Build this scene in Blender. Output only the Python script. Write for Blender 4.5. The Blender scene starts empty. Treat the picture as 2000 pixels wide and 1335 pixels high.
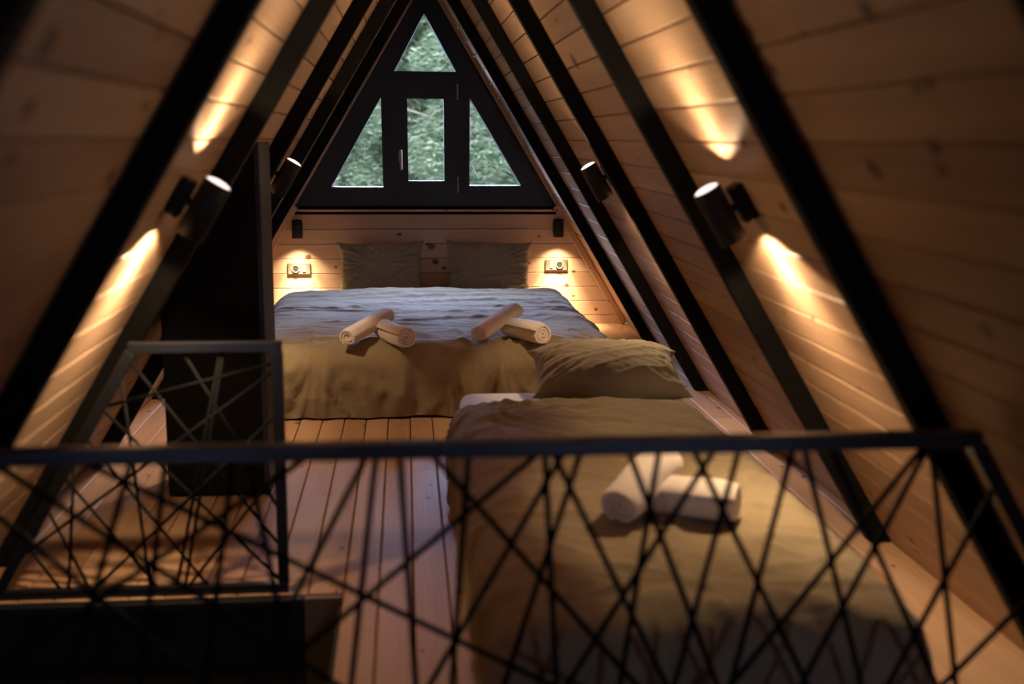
import bpy, bmesh, math, random
from mathutils import Vector, Matrix, noise, geometry

C = bpy.context.scene.collection
SC = bpy.context.scene
PI = math.pi

# ------------------------------------------------------------------ camera
cam_d = bpy.data.cameras.new('camera')
cam = bpy.data.objects.new('camera', cam_d)
C.objects.link(cam)
SC.camera = cam
cam_d.sensor_width = 36.0
cam_d.lens = 40.145
cam_d.clip_start = 0.02
cam_d.clip_end = 400
cam_d.dof.use_dof = True
cam_d.dof.focus_distance = 6.1
cam_d.dof.aperture_fstop = 1.8
fw = Vector((0.09199151, 0.98023452, -0.17515092)).normalized()
rt = Vector((0.99569972, -0.09248389, 0.00536693)).normalized()
up = rt.cross(fw).normalized()
cam.matrix_world = Matrix(((rt.x, up.x, -fw.x, 0), (rt.y, up.y, -fw.y, 0), (rt.z, up.z, -fw.z, 1.25), (0, 0, 0, 1)))

# ------------------------------------------------------------------ world, exposure
WORLD_STRENGTH = 165.0
LAMP_UP, LAMP_DOWN, LAMP_GABLE = 34.0, 42.0, 100.0
LAMP_COLOR = (1.0, 0.72, 0.44)
wd = bpy.data.worlds.new('overcast_sky')
SC.world = wd
wd.use_nodes = True
wn = wd.node_tree
wbg = wn.nodes['Background']
tc = wn.nodes.new('ShaderNodeTexCoord')
sp = wn.nodes.new('ShaderNodeSeparateXYZ')
cr = wn.nodes.new('ShaderNodeValToRGB')
cr.color_ramp.elements[0].color = (0.40, 0.47, 0.86, 1)
cr.color_ramp.elements[1].color = (0.45, 0.55, 0.98, 1)
wn.links.new(tc.outputs['Generated'], sp.inputs[0])
wn.links.new(sp.outputs['Z'], cr.inputs[0])
wn.links.new(cr.outputs[0], wbg.inputs[0])
wbg.inputs[1].default_value = WORLD_STRENGTH
SC.view_settings.view_transform = 'Standard'
SC.view_settings.look = 'None'
SC.view_settings.gamma = 1.0
SC.view_settings.use_curve_mapping = False
SC.view_settings.exposure = -0.08
SC.cycles.max_bounces = 10
SC.cycles.diffuse_bounces = 6
SC.cycles.transparent_max_bounces = 12
SC.cycles.sample_clamp_indirect = 4.0

# ------------------------------------------------------------------ the room's numbers
CX = 0.145          # middle of the attic
HW = 1.376          # half width at the floor
TAN = 1.6733        # roof slope
YN, YF = -1.9, 7.70  # near and far gable
SL = math.atan(TAN)
APEX = HW * TAN
def wall_x(side, z, off=0.0):
    return CX + side * (HW - off - z / TAN)
RAFTER_Y = [1.107, 2.211, 3.315, 4.419, 5.523, 6.627]
RAFTER_T = 0.072    # how far a rafter stands off the boards (measured level)

def portal(name, loc, rot, sx, sy):
    l = bpy.data.lights.new(name, 'AREA')
    l.shape = 'RECTANGLE'; l.size = sx; l.size_y = sy
    l.cycles.is_portal = True
    o = bpy.data.objects.new(name, l); o.location = loc; o.rotation_euler = rot
    C.objects.link(o)
    return o
portal('daylight_portal_far', (CX, 7.86, 1.45), (math.radians(-90), 0, 0), 1.4, 1.25)
portal('daylight_portal_near', (CX + 0.55, YN - 0.12, 0.93), (math.radians(90), 0, 0), 0.28, 0.28)

# ------------------------------------------------------------------ materials
def new_mat(name):
    m = bpy.data.materials.new(name); m.use_nodes = True
    nt = m.node_tree
    return m, nt, nt.nodes['Principled BSDF']
def N(nt, t, **kw):
    n = nt.nodes.new(t)
    for k, v in kw.items(): setattr(n, k, v)
    return n
def mth(nt, op, a, b=None, clamp=False):
    n = nt.nodes.new('ShaderNodeMath'); n.operation = op; n.use_clamp = clamp
    for i, v in enumerate((a, b)):
        if v is None: continue
        if isinstance(v, (int, float)): n.inputs[i].default_value = v
        else: nt.links.new(v, n.inputs[i])
    return n.outputs[0]
def mixc(nt, fac, a, b, mode='MIX'):
    n = nt.nodes.new('ShaderNodeMix'); n.data_type = 'RGBA'; n.blend_type = mode
    for k, v in ((0, fac), (6, a), (7, b)):
        if isinstance(v, (int, float)): n.inputs[k].default_value = v
        elif isinstance(v, tuple): n.inputs[k].default_value = v if len(v) == 4 else (*v, 1)
        else: nt.links.new(v, n.inputs[k])
    return n.outputs[2]
def ramp(nt, src, stops):
    r = nt.nodes.new('ShaderNodeValToRGB')
    e = r.color_ramp.elements
    while len(e) < len(stops): e.new(0.5)
    for k, (p, c) in enumerate(stops):
        e[k].position = p; e[k].color = (c, c, c, 1) if isinstance(c, (int, float)) else (*c, 1)
    nt.links.new(src, r.inputs[0])
    return r.outputs[0]

def wood(name, light=(0.44, 0.285, 0.175), dark=(0.27, 0.155, 0.09), knot_p=0.30, rough=0.5, knots=(), knot_scale=1.0):
    """Pine boards. Each board carries 'wp' (across, along, depth in metres) and a random 'rnd'."""
    m, nt, b = new_mat(name)
    wp = N(nt, 'ShaderNodeAttribute', attribute_name='wp')
    rn = N(nt, 'ShaderNodeAttribute', attribute_name='rnd')
    s = N(nt, 'ShaderNodeSeparateXYZ'); nt.links.new(wp.outputs['Vector'], s.inputs[0])
    r = rn.outputs['Fac']
    ax = s.outputs['X']; ay = s.outputs['Y']
    X = mth(nt, 'ADD', ax, mth(nt, 'MULTIPLY', r, 13.0)); Y = mth(nt, 'ADD', ay, mth(nt, 'MULTIPLY', r, 37.0))
    def vec(sx, sy):
        c = N(nt, 'ShaderNodeCombineXYZ')
        nt.links.new(mth(nt, 'MULTIPLY', X, sx), c.inputs[0]); nt.links.new(mth(nt, 'MULTIPLY', Y, sy), c.inputs[1])
        nt.links.new(mth(nt, 'MULTIPLY', r, 9.0), c.inputs[2])
        return c.outputs[0]
    def noi(v, sc=1.0, det=3.0, rg=0.55):
        n = N(nt, 'ShaderNodeTexNoise'); n.inputs['Scale'].default_value = sc
        n.inputs['Detail'].default_value = det; n.inputs['Roughness'].default_value = rg
        nt.links.new(v, n.inputs['Vector'])
        return n.outputs['Fac']
    broad = noi(vec(14, 0.9), 1, 3)
    # growth rings: a wave over a warped across-coordinate
    warp = noi(vec(5, 0.7), 1, 2)
    ring = mth(nt, 'SINE', mth(nt, 'ADD', mth(nt, 'MULTIPLY', X, 420.0), mth(nt, 'MULTIPLY', warp, 46.0)))
    ring = mth(nt, 'ADD', mth(nt, 'MULTIPLY', ring, 0.5), 0.5)
    fine = noi(vec(300, 6), 1, 2)
    g = mth(nt, 'ADD', mth(nt, 'MULTIPLY', broad, 0.9), mth(nt, 'ADD', mth(nt, 'MULTIPLY', ring, 0.13), mth(nt, 'MULTIPLY', fine, 0.22)))
    g = mth(nt, 'ADD', g, mth(nt, 'MULTIPLY', mth(nt, 'SUBTRACT', r, 0.5), 0.55))
    fac = ramp(nt, g, [(0.30, 0.0), (0.95, 1.0)])
    col = mixc(nt, fac, light, dark)
    # scattered knots
    v = N(nt, 'ShaderNodeTexVoronoi'); v.voronoi_dimensions = '2D'; v.inputs['Scale'].default_value = 6.0 / knot_scale
    nt.links.new(vec(1.0, 0.62), v.inputs['Vector'])
    sc = N(nt, 'ShaderNodeSeparateColor'); nt.links.new(v.outputs['Color'], sc.inputs[0])
    on = mth(nt, 'LESS_THAN', sc.outputs['Red'], knot_p)
    size = mth(nt, 'ADD', mth(nt, 'MULTIPLY', sc.outputs['Green'], 0.075), 0.03)
    k = mth(nt, 'MULTIPLY', mth(nt, 'SUBTRACT', 1.0, mth(nt, 'DIVIDE', v.outputs['Distance'], size), True), on)
    # and the knots one can point to on this wall
    for (kx, ky, kr) in knots:
        dx = mth(nt, 'DIVIDE', mth(nt, 'SUBTRACT', ax, kx), kr); dy = mth(nt, 'DIVIDE', mth(nt, 'SUBTRACT', ay, ky), kr * 1.25)
        d = mth(nt, 'SQRT', mth(nt, 'ADD', mth(nt, 'MULTIPLY', dx, dx), mth(nt, 'MULTIPLY', dy, dy)))
        d = mth(nt, 'ADD', d, mth(nt, 'MULTIPLY', mth(nt, 'SUBTRACT', noi(vec(90, 90), 1, 2), 0.5), 0.9))
        k = mth(nt, 'MAXIMUM', k, mth(nt, 'SUBTRACT', 1.35, d, True))
    col = mixc(nt, ramp(nt, k, [(0.0, 0.0), (0.25, 0.45), (0.6, 0.95)]), col, (0.085, 0.032, 0.014))
    nt.links.new(col, b.inputs['Base Color'])
    b.inputs['Roughness'].default_value = rough; b.inputs['Specular IOR Level'].default_value = 0.3
    bp = N(nt, 'ShaderNodeBump'); bp.inputs['Strength'].default_value = 0.25; bp.inputs['Distance'].default_value = 0.002
    nt.links.new(g, bp.inputs['Height']); nt.links.new(bp.outputs[0], b.inputs['Normal'])
    return m

def plain(name, col, rough=0.5, metal=0.0, bump=0.0, bscale=60, var=0.0, spec=0.5):
    m, nt, b = new_mat(name)
    b.inputs['Base Color'].default_value = (*col, 1); b.inputs['Roughness'].default_value = rough
    b.inputs['Metallic'].default_value = metal
    b.inputs['Specular IOR Level'].default_value = spec
    t = N(nt, 'ShaderNodeTexCoord')
    n = N(nt, 'ShaderNodeTexNoise'); n.inputs['Scale'].default_value = bscale; n.inputs['Detail'].default_value = 4
    nt.links.new(t.outputs['Object'], n.inputs['Vector'])
    if var:
        c = ramp(nt, n.outputs['Fac'], [(0.3, tuple(x * (1 - var) for x in col)), (0.7, tuple(min(1, x * (1 + var)) for x in col))])
        nt.links.new(c, b.inputs['Base Color'])
    if bump:
        bp = N(nt, 'ShaderNodeBump'); bp.inputs['Strength'].default_value = bump; bp.inputs['Distance'].default_value = 0.003
        nt.links.new(n.outputs['Fac'], bp.inputs['Height']); nt.links.new(bp.outputs[0], b.inputs['Normal'])
    return m

def fabric(name, col, weave=900, sheen=0.15, var=0.06, crease=0.0):
    m, nt, b = new_mat(name)
    t = N(nt, 'ShaderNodeTexCoord')
    n = N(nt, 'ShaderNodeTexNoise'); n.inputs['Scale'].default_value = 7; n.inputs['Detail'].default_value = 5
    nt.links.new(t.outputs['Object'], n.inputs['Vector'])
    c = ramp(nt, n.outputs['Fac'], [(0.3, tuple(x * (1 - var) for x in col)), (0.7, tuple(x * (1 + var) for x in col))])
    nt.links.new(c, b.inputs['Base Color'])
    b.inputs['Roughness'].default_value = 0.9
    b.inputs['Specular IOR Level'].default_value = 0.2
    b.inputs['Sheen Weight'].default_value = sheen
    w = N(nt, 'ShaderNodeTexNoise'); w.inputs['Scale'].default_value = weave; w.inputs['Detail'].default_value = 2
    nt.links.new(t.outputs['Object'], w.inputs['Vector'])
    bp = N(nt, 'ShaderNodeBump'); bp.inputs['Strength'].default_value = 0.3; bp.inputs['Distance'].default_value = 0.0008
    nt.links.new(w.outputs['Fac'], bp.inputs['Height'])
    if crease:
        mp = N(nt, 'ShaderNodeMapping'); mp.inputs['Scale'].default_value = (4, 10, 7); mp.inputs['Rotation'].default_value = (0, 0, 0.35)
        nt.links.new(t.outputs['Object'], mp.inputs['Vector'])
        cn = N(nt, 'ShaderNodeTexNoise'); cn.inputs['Scale'].default_value = 1.0; cn.inputs['Detail'].default_value = 4; cn.inputs['Distortion'].default_value = 0.8
        nt.links.new(mp.outputs[0], cn.inputs['Vector'])
        rid = cn.outputs['Fac']
        b2 = N(nt, 'ShaderNodeBump'); b2.inputs['Strength'].default_value = crease; b2.inputs['Distance'].default_value = 0.05
        nt.links.new(rid, b2.inputs['Height']); nt.links.new(bp.outputs[0], b2.inputs['Normal'])
        nt.links.new(b2.outputs[0], b.inputs['Normal'])
    else:
        nt.links.new(bp.outputs[0], b.inputs['Normal'])
    return m

M = {}
M['wall'] = wood('pine_cladding')
M['wall_L'] = wood('pine_cladding_left', knots=[(1.583, 1.439, 0.022), (1.495, 1.496, 0.014), (1.375, 2.13, 0.016), (1.645, 1.921, 0.012)])
M['wall_R'] = wood('pine_cladding_right', knots=[(1.671, 1.646, 0.016), (1.546, 1.566, 0.010), (1.40, 1.917, 0.020), (1.446, 1.646, 0.014), (1.693, 2.176, 0.012), (1.096, 1.788, 0.015), (1.447, 2.613, 0.012), (1.775, 4.168, 0.028), (1.279, 2.566, 0.013), (1.61, 2.159, 0.011)])
M['floor'] = wood('pine_floorboards', light=(0.43, 0.265, 0.15), dark=(0.28, 0.15, 0.078), knot_p=0.35, rough=0.6)
GK = [(0.573, 0.175, 0.021), (0.585, 0.150, 0.012), (0.470, 0.199, 0.017), (0.428, 0.257, 0.012), (0.526, -0.160, 0.010), (0.504, -0.645, 0.016),
      (0.438, -0.464, 0.008), (0.457, 0.829, 0.010), (0.399, 1.142, 0.009), (0.305, 1.094, 0.012), (0.137, 1.299, 0.009), (0.640, 0.90, 0.007)]
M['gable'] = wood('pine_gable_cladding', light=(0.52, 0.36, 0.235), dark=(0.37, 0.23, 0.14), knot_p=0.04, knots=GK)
M['trim'] = wood('pine_trim', light=(0.48, 0.31, 0.19), dark=(0.36, 0.21, 0.12), knot_p=0.3, knot_scale=0.5)
M['black_wood'] = plain('black_stained_timber', (0.0045, 0.004, 0.0035), 0.7, bump=0.25, bscale=35, var=0.25, spec=0.1)
M['frame'] = plain('dark_brown_window_frame', (0.009, 0.0065, 0.005), 0.45, bump=0.1, bscale=50, spec=0.35)
M['metal'] = plain('black_painted_steel', (0.007, 0.007, 0.008), 0.45, metal=0.0, bump=0.12, bscale=120, spec=0.22)
M['rod'] = plain('dull_black_rod_steel', (0.004, 0.004, 0.004), 0.6, spec=0.08)
M['rail'] = plain('black_rail_steel', (0.007, 0.008, 0.010), 0.28, bump=0.08, bscale=90, spec=0.6)
M['lamp_black'] = plain('matt_black_lamp_paint', (0.005, 0.005, 0.005), 0.5, spec=0.2)
M['reflector'] = plain('lamp_reflector', (0.5, 0.5, 0.5), 0.3, metal=0.8)
M['cabinet'] = plain('dark_grey_brown_board', (0.005, 0.0042, 0.0034), 0.7, bump=0.08, bscale=20, spec=0.1)
M['dark_brown'] = plain('dark_brown_board', (0.005, 0.0038, 0.0026), 0.6, bump=0.1, bscale=20)
M['mid_brown'] = plain('brown_stained_board', (0.11, 0.07, 0.04), 0.5, bump=0.1, bscale=20)
M['duvet'] = fabric('olive_grey_cotton', (0.245, 0.185, 0.105), crease=0.2)
M['pillow'] = fabric('olive_grey_pillow_cotton', (0.225, 0.18, 0.115), crease=0.2)
M['sheet'] = fabric('white_cotton', (0.78, 0.75, 0.70), crease=0.1)
M['towel'] = fabric('cream_terry_towel', (0.76, 0.66, 0.56), weave=420, sheen=0.4)
M['socket'] = plain('beige_grey_plastic', (0.10, 0.09, 0.06), 0.35)
M['socket_light'] = plain('pale_grey_plastic', (0.17, 0.16, 0.12), 0.35)
M['socket_dark'] = plain('black_plastic', (0.012, 0.012, 0.012), 0.4)
M['brass'] = plain('brushed_bronze', (0.34, 0.23, 0.15), 0.42, metal=0.55)
M['shaft'] = plain('black_stairwell_lining', (0.008, 0.008, 0.008), 0.8)
M['trunk'] = plain('grey_bark', (0.026, 0.019, 0.011), 0.9, bump=0.6, bscale=12, var=0.4, spec=0.0)
M['hill'] = plain('mossy_hillside', (0.007, 0.0095, 0.0036), 0.95, bump=1.0, bscale=1.6, var=0.6, spec=0.0)
def glass_mat():
    m, nt, b = new_mat('window_glass')
    nt.nodes.remove(b)
    out = nt.nodes['Material Output']
    t = N(nt, 'ShaderNodeBsdfTransparent'); t.inputs[0].default_value = (0.93, 0.97, 0.95, 1)
    g = N(nt, 'ShaderNodeBsdfGlossy'); g.inputs['Roughness'].default_value = 0.02
    f = N(nt, 'ShaderNodeFresnel'); f.inputs[0].default_value = 1.15
    mx = N(nt, 'ShaderNodeMixShader')
    nt.links.new(f.outputs[0], mx.inputs[0]); nt.links.new(t.outputs[0], mx.inputs[1]); nt.links.new(g.outputs[0], mx.inputs[2])
    nt.links.new(mx.outputs[0], out.inputs[0])
    return m
M['glass'] = glass_mat()
def leaf_mat():
    m, nt, b = new_mat('pine_needles')
    oi = N(nt, 'ShaderNodeNewGeometry')
    c = N(nt, 'ShaderNodeValToRGB')
    e = c.color_ramp.elements
    e[0].color = (0.0065, 0.0085, 0.0032, 1); e[1].color = (0.033, 0.032, 0.0165, 1)
    x = e.new(0.55); x.color = (0.013, 0.0175, 0.0068, 1)
    nt.links.new(oi.outputs['Random Per Island'], c.inputs[0])
    nt.links.new(c.outputs[0], b.inputs['Base Color'])
    b.inputs['Roughness'].default_value = 0.9; b.inputs['Specular IOR Level'].default_value = 0.0
    return m
M['leaf'] = leaf_mat()
def emit(name, col, s):
    m, nt, b = new_mat(name)
    b.inputs['Base Color'].default_value = (0.9, 0.85, 0.8, 1)
    b.inputs['Emission Color'].default_value = (*col, 1); b.inputs['Emission Strength'].default_value = s
    return m
M['lens'] = emit('lit_lamp_lens', (1.0, 0.84, 0.80), 1.6)

# ------------------------------------------------------------------ helpers
def link(name, me, mat, parent=None, smooth=False):
    o = bpy.data.objects.new(name, me); C.objects.link(o)
    if mat is not None: me.materials.append(mat)
    if smooth:
        me.polygons.foreach_set('use_smooth', [True] * len(me.polygons))
    if parent is not None: o.parent = parent
    return o
def obj(name, bm, mat, parent=None, smooth=False):
    bmesh.ops.recalc_face_normals(bm, faces=bm.faces)
    me = bpy.data.meshes.new(name); bm.to_mesh(me); bm.free()
    return link(name, me, mat, parent, smooth)
def tag(o, label, cat, group=None, kind=None):
    if label: o['label'] = label
    if cat: o['category'] = cat
    if group: o['group'] = group
    if kind: o['kind'] = kind
    return o
def struct(o, label=None, cat=None):
    o['kind'] = 'structure'
    if label: o['label'] = label
    if cat: o['category'] = cat
    return o
def empty(name, loc=(0, 0, 0), rot=(0, 0, 0)):
    o = bpy.data.objects.new(name, None); o.empty_display_size = 0.1
    o.location = loc; o.rotation_euler = rot; C.objects.link(o)
    return o
def add_box(bm, c, s, M4=None, bevel=0.0, seg=2):
    r = bmesh.ops.create_cube(bm, size=1.0)
    vs = r['verts']
    for v in vs: v.co = Vector((v.co.x * s[0] + c[0], v.co.y * s[1] + c[1], v.co.z * s[2] + c[2]))
    if bevel:
        es = list({e for v in vs for e in v.link_edges})
        r2 = bmesh.ops.bevel(bm, geom=es, offset=bevel, segments=seg, affect='EDGES', profile=0.5)
        vs = list({v for f in r2['faces'] for v in f.verts} | {v for v in vs if v.is_valid})
    if M4 is not None:
        for v in vs: v.co = M4 @ v.co
    return vs
def frame_mat(p0, p1, upv=Vector((0, 0, 1))):
    d = (Vector(p1) - Vector(p0)); z = d.normalized()
    x = upv.cross(z)
    if x.length < 1e-4: x = Vector((1, 0, 0)).cross(z)
    x.normalize(); y = z.cross(x)
    return Matrix(((x.x, y.x, z.x, p0[0]), (x.y, y.y, z.y, p0[1]), (x.z, y.z, z.z, p0[2]), (0, 0, 0, 1))), d.length
def add_bar(bm, p0, p1, w, h, upv=Vector((0, 0, 1)), bevel=0.0):
    m, L = frame_mat(p0, p1, upv)
    return add_box(bm, (0, 0, L / 2), (w, h, L), m, bevel)
def add_rod(bm, p0, p1, r, seg=12):
    m, L = frame_mat(p0, p1)
    rr = bmesh.ops.create_cone(bm, cap_ends=True, segments=seg, radius1=r, radius2=r, depth=L)
    for v in rr['verts']: v.co = m @ (v.co + Vector((0, 0, L / 2)))
def add_lathe(bm, prof, seg=40, M4=None):
    rings = []
    for (r, z) in prof:
        rings.append([bm.verts.new((r * math.cos(2 * PI * k / seg), r * math.sin(2 * PI * k / seg), z)) for k in range(seg)])
    for a, b in zip(rings[:-1], rings[1:]):
        for k in range(seg):
            bm.faces.new((a[k], a[(k + 1) % seg], b[(k + 1) % seg], b[k]))
    if prof[0][0] > 1e-4: bm.faces.new(list(reversed(rings[0])))
    if prof[-1][0] > 1e-4: bm.faces.new(rings[-1])
    if M4 is not None:
        for rg in rings:
            for v in rg: v.co = M4 @ v.co
def poly_prism(bm, outer, holes, y0, y1):
    """A panel in the x-z plane with holes, from y0 to y1."""
    loops = [outer] + list(holes)
    pts = [p for l in loops for p in l]
    tris = geometry.tessellate_polygon([[Vector((p[0], p[1], 0)) for p in l] for l in loops])
    A = [bm.verts.new((p[0], y0, p[1])) for p in pts]
    B = [bm.verts.new((p[0], y1, p[1])) for p in pts]
    for t in tris:
        bm.faces.new([A[i] for i in t]); bm.faces.new([B[i] for i in reversed(t)])
    k = 0
    for l in loops:
        n = len(l)
        for i in range(n):
            a, b = k + i, k + (i + 1) % n
            bm.faces.new((A[a], A[b], B[b], B[a]))
        k += n

def boards(name, mat, P, n0, n1, width, spans, thick=0.018, gap=0.0017, cham=0.003, seed=1, wave=0.0):
    """Tongue and groove boards as one mesh. P(across, along, depth) -> world point (depth 0 is the face, positive goes behind)."""
    rnd = random.Random(seed)
    bm = bmesh.new()
    wl = bm.verts.layers.float_vector.new('wp'); rl = bm.verts.layers.float.new('rnd')
    for i in range(n0, n1):
        for (a0, a1, b0, b1) in spans(i, rnd):
            # along interval at the board's lower edge (a0,a1) and at its upper edge (b0,b1)
            c0, c1 = i * width + gap, (i + 1) * width - gap
            r = rnd.random()
            prof = [(c0, thick), (c0, cham), (c0 + cham, 0), (c1 - cham, 0), (c1, cham), (c1, thick)]
            ends = []
            for (e0, e1) in ((a0, b0), (a1, b1)):
                row = []
                for (c, t) in prof:
                    f = (c - c0) / (c1 - c0)
                    al = e0 + (e1 - e0) * f
                    v = bm.verts.new(P(c, al, t)); v[wl] = Vector((c, al, t)); v[rl] = r
                    row.append(v)
                ends.append(row)
            n = len(prof)
            for k in range(n):
                bm.faces.new((ends[0][k], ends[0][(k + 1) % n], ends[1][(k + 1) % n], ends[1][k]))
            bm.faces.new(ends[0]); bm.faces.new(list(reversed(ends[1])))
    return obj(name, bm, mat)

# ------------------------------------------------------------------ floor
OPEN_X1, OPEN_Y0, OPEN_Y1 = -0.183, 2.02, 3.045     # the stair opening
FW = 0.098
def floor_spans(i, rnd):
    x0 = i * FW
    xc = x0 + FW / 2
    ivs = [(YN, OPEN_Y0), (OPEN_Y1, YF)] if xc < OPEN_X1 else [(YN, YF)]
    out = []
    for (a, b) in ivs:
        cuts = [a]
        y = a + rnd.uniform(0.6, 2.6)
        while y < b - 0.4:
            cuts.append(y); y += rnd.uniform(1.8, 3.2)
        cuts.append(b)
        for p, q in zip(cuts[:-1], cuts[1:]): out.append((p + 0.0008, q - 0.0008, p + 0.0008, q - 0.0008))
    return out
i0 = math.floor((CX - HW - 0.05) / FW); i1 = math.ceil((CX + HW + 0.05) / FW)
# the boards are laid so that one joint falls on the edge of the opening
SHIFT = OPEN_X1 - round(OPEN_X1 / FW) * FW
floor = boards('floor', M['floor'], lambda c, a, t: (c + SHIFT, a, -t), i0, i1, FW, lambda i, r: floor_spans(i, r) if True else None, thick=0.022, seed=5)
struct(floor, 'reddish pine floorboards running towards the far gable', 'floor')
bm = bmesh.new()
X0, X1 = CX - HW - 0.12, CX + HW + 0.12
for (xa, xb, ya, yb) in ((X0, X1, YN - .1, OPEN_Y0), (X0, X1, OPEN_Y1, YF + .1), (OPEN_X1, X1, OPEN_Y0, OPEN_Y1)):
    add_box(bm, ((xa + xb) / 2, (ya + yb) / 2, -0.094), (xb - xa, yb - ya, 0.14))
struct(obj('floor_base', bm, M['black_wood']), None, None).parent = floor
# black lining of the stair opening and its trim
bm = bmesh.new()
zt, zb_ = -0.024, -2.3
add_box(bm, ((X0 + OPEN_X1) / 2, OPEN_Y1 - 0.006, (zt + zb_) / 2), (OPEN_X1 - X0, 0.012, zt - zb_))
add_box(bm, ((X0 + OPEN_X1) / 2, OPEN_Y0 + 0.006, (zt + zb_) / 2), (OPEN_X1 - X0, 0.012, zt - zb_))
add_box(bm, (OPEN_X1 - 0.006, (OPEN_Y0 + OPEN_Y1) / 2, (zt + zb_) / 2), (0.012, OPEN_Y1 - OPEN_Y0 - 0.024, zt - zb_))
add_box(bm, (X0 + 0.006, (OPEN_Y0 + OPEN_Y1) / 2, (zt + zb_) / 2), (0.012, OPEN_Y1 - OPEN_Y0 - 0.024, zt - zb_))
add_box(bm, ((X0 + OPEN_X1) / 2, (OPEN_Y0 + OPEN_Y1) / 2, zb_ - 0.01), (OPEN_X1 - X0, OPEN_Y1 - OPEN_Y0, 0.02))
struct(obj('trim_1', bm, M['shaft']), 'black lining of the dark stair opening in the floor', 'stairwell')
bm = bmesh.new()
add_box(bm, (-0.236, OPEN_Y1 - 0.022, -0.65), (0.104, 0.02, 1.3), bevel=0.002)
struct(obj('trim_2', bm, M['mid_brown']), 'dark brown upright board at the corner of the stair opening', 'trim')

# ------------------------------------------------------------------ sloping walls
WB = 0.1035
def side_wall(side, name, label, seed):
    n = int(APEX / math.sin(SL) / WB) + 1
    up_ = Vector((-side * math.cos(SL), 0, math.sin(SL)))          # along the slope, upwards
    nrm = Vector((side * math.sin(SL), 0, math.cos(SL)))           # pointing outwards
    base = Vector((CX + side * HW, 0, 0))
    def P(c, a, t): return base + up_ * c + nrm * t + Vector((0, a, 0))
    L = HW / math.cos(SL)
    def spans(i, rnd):
        cuts = [YN]
        ks = [y + 0.025 for y in RAFTER_Y]
        k = rnd.randrange(0, 3)
        while k < len(ks):
            cuts.append(ks[k]); k += rnd.randrange(2, 5)
        cuts.append(YF)
        return [(p + .0005, q - .0005, p + .0005, q - .0005) for p, q in zip(cuts[:-1], cuts[1:])]
    w = boards(name, M['wall_L' if side < 0 else 'wall_R'], P, 0, n, WB, spans, seed=seed)
    struct(w, label, 'wall')
    bm = bmesh.new()
    v = []
    for (a, c, t) in [(a, c, t) for a in (YN - .1, YF + .1) for c in (-0.1, L + 0.02) for t in (0.019, 0.06)]:
        v.append(bm.verts.new(P(c, a, t)))
    bmesh.ops.convex_hull(bm, input=v)
    struct(obj(name + '_backing', bm, M['black_wood'], w))
    return w, P
wl_, PL = side_wall(-1, 'wall_left', 'sloping pine boarded wall on the stair side', 11)
wr_, PR = side_wall(1, 'wall_right', 'sloping pine boarded wall beside the single bed', 23)

# rafters, standing on the inner face of the boards
ORD_R = ['cut off by the photo edge', 'nearest the camera, in front of the near wall lamp', 'just beyond the near wall lamp, behind the rail corner',
         'just in front of the far wall lamp', 'foot just beside the single bed pillow', 'closest to the window gable, foot on lit floor']
ORD_L = ['nearest the camera, cut off at the top left corner', 'wide one in front of the near wall lamp', 'behind the near lamp and the railing',
         'just beyond the black cabinet', 'beyond the far lamp, thin in the photo', 'closest to the window gable']
def make_rafter(side):
    perp = RAFTER_T * math.sin(SL)
    up_ = Vector((-side * math.cos(SL), 0, math.sin(SL))); nrm = Vector((-side * math.sin(SL), 0, -math.cos(SL)))
    bm = bmesh.new()
    L = HW / math.cos(SL)
    # a beam cut level at the floor and plumb at the ridge
    pts = []
    ridge = (0.0, APEX - perp / math.cos(SL))
    pts = [(side * (HW), 0.004), (side * (HW - RAFTER_T), 0.004), ridge, (0.0, APEX - 0.004)]
    poly_prism(bm, [(x, z) for x, z in pts], [], 0.0, 0.05)
    bmesh.ops.recalc_face_normals(bm, faces=bm.faces)
    bmesh.ops.bevel(bm, geom=[e for e in bm.edges if abs(e.verts[0].co.y - e.verts[1].co.y) < 1e-5], offset=0.003, segments=2, affect='EDGES')
    return bm
for side, ords, nm in ((1, ORD_R, 'right'), (-1, ORD_L, 'left')):
    proto = None
    for y, od in zip(RAFTER_Y, ords):
        if proto is None:
            proto = obj('rafter', make_rafter(side), M['black_wood']); o = proto
        else:
            o = proto.copy(); C.objects.link(o)
        o.location = (CX, y, 0)
        tag(o, 'black rafter on the %s slope, %s' % (nm, od), 'rafter', 'black roof rafters')

# ------------------------------------------------------------------ far gable
GZ = 0.805
GB = 0.0985
TRIMW = 0.055
def gable_spans(i, rnd):
    z0, z1 = i * GB, min((i + 1) * GB, GZ - TRIMW)
    return [(wall_x(-1, z0, 0.004), wall_x(1, z0, 0.004), wall_x(-1, (i + 1) * GB, 0.004), wall_x(1, (i + 1) * GB, 0.004))]
wf = boards('wall_far', M['gable'], lambda c, a, t: (a, 7.68 + t, c + (GZ - TRIMW) - 8 * GB + 0.0), 0, 8, GB, gable_spans, seed=31, cham=0.0025, gap=0.0014)
struct(wf, 'lit pine boarded wall behind the double bed', 'wall')
bm = bmesh.new()
poly_prism(bm, [(wall_x(-1, 0), -0.02), (wall_x(1, 0), -0.02), (wall_x(1, GZ), GZ), (wall_x(-1, GZ), GZ)], [], 7.70, 7.80)
struct(obj('wall_far_backing', bm, M['black_wood'], wf))

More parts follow.
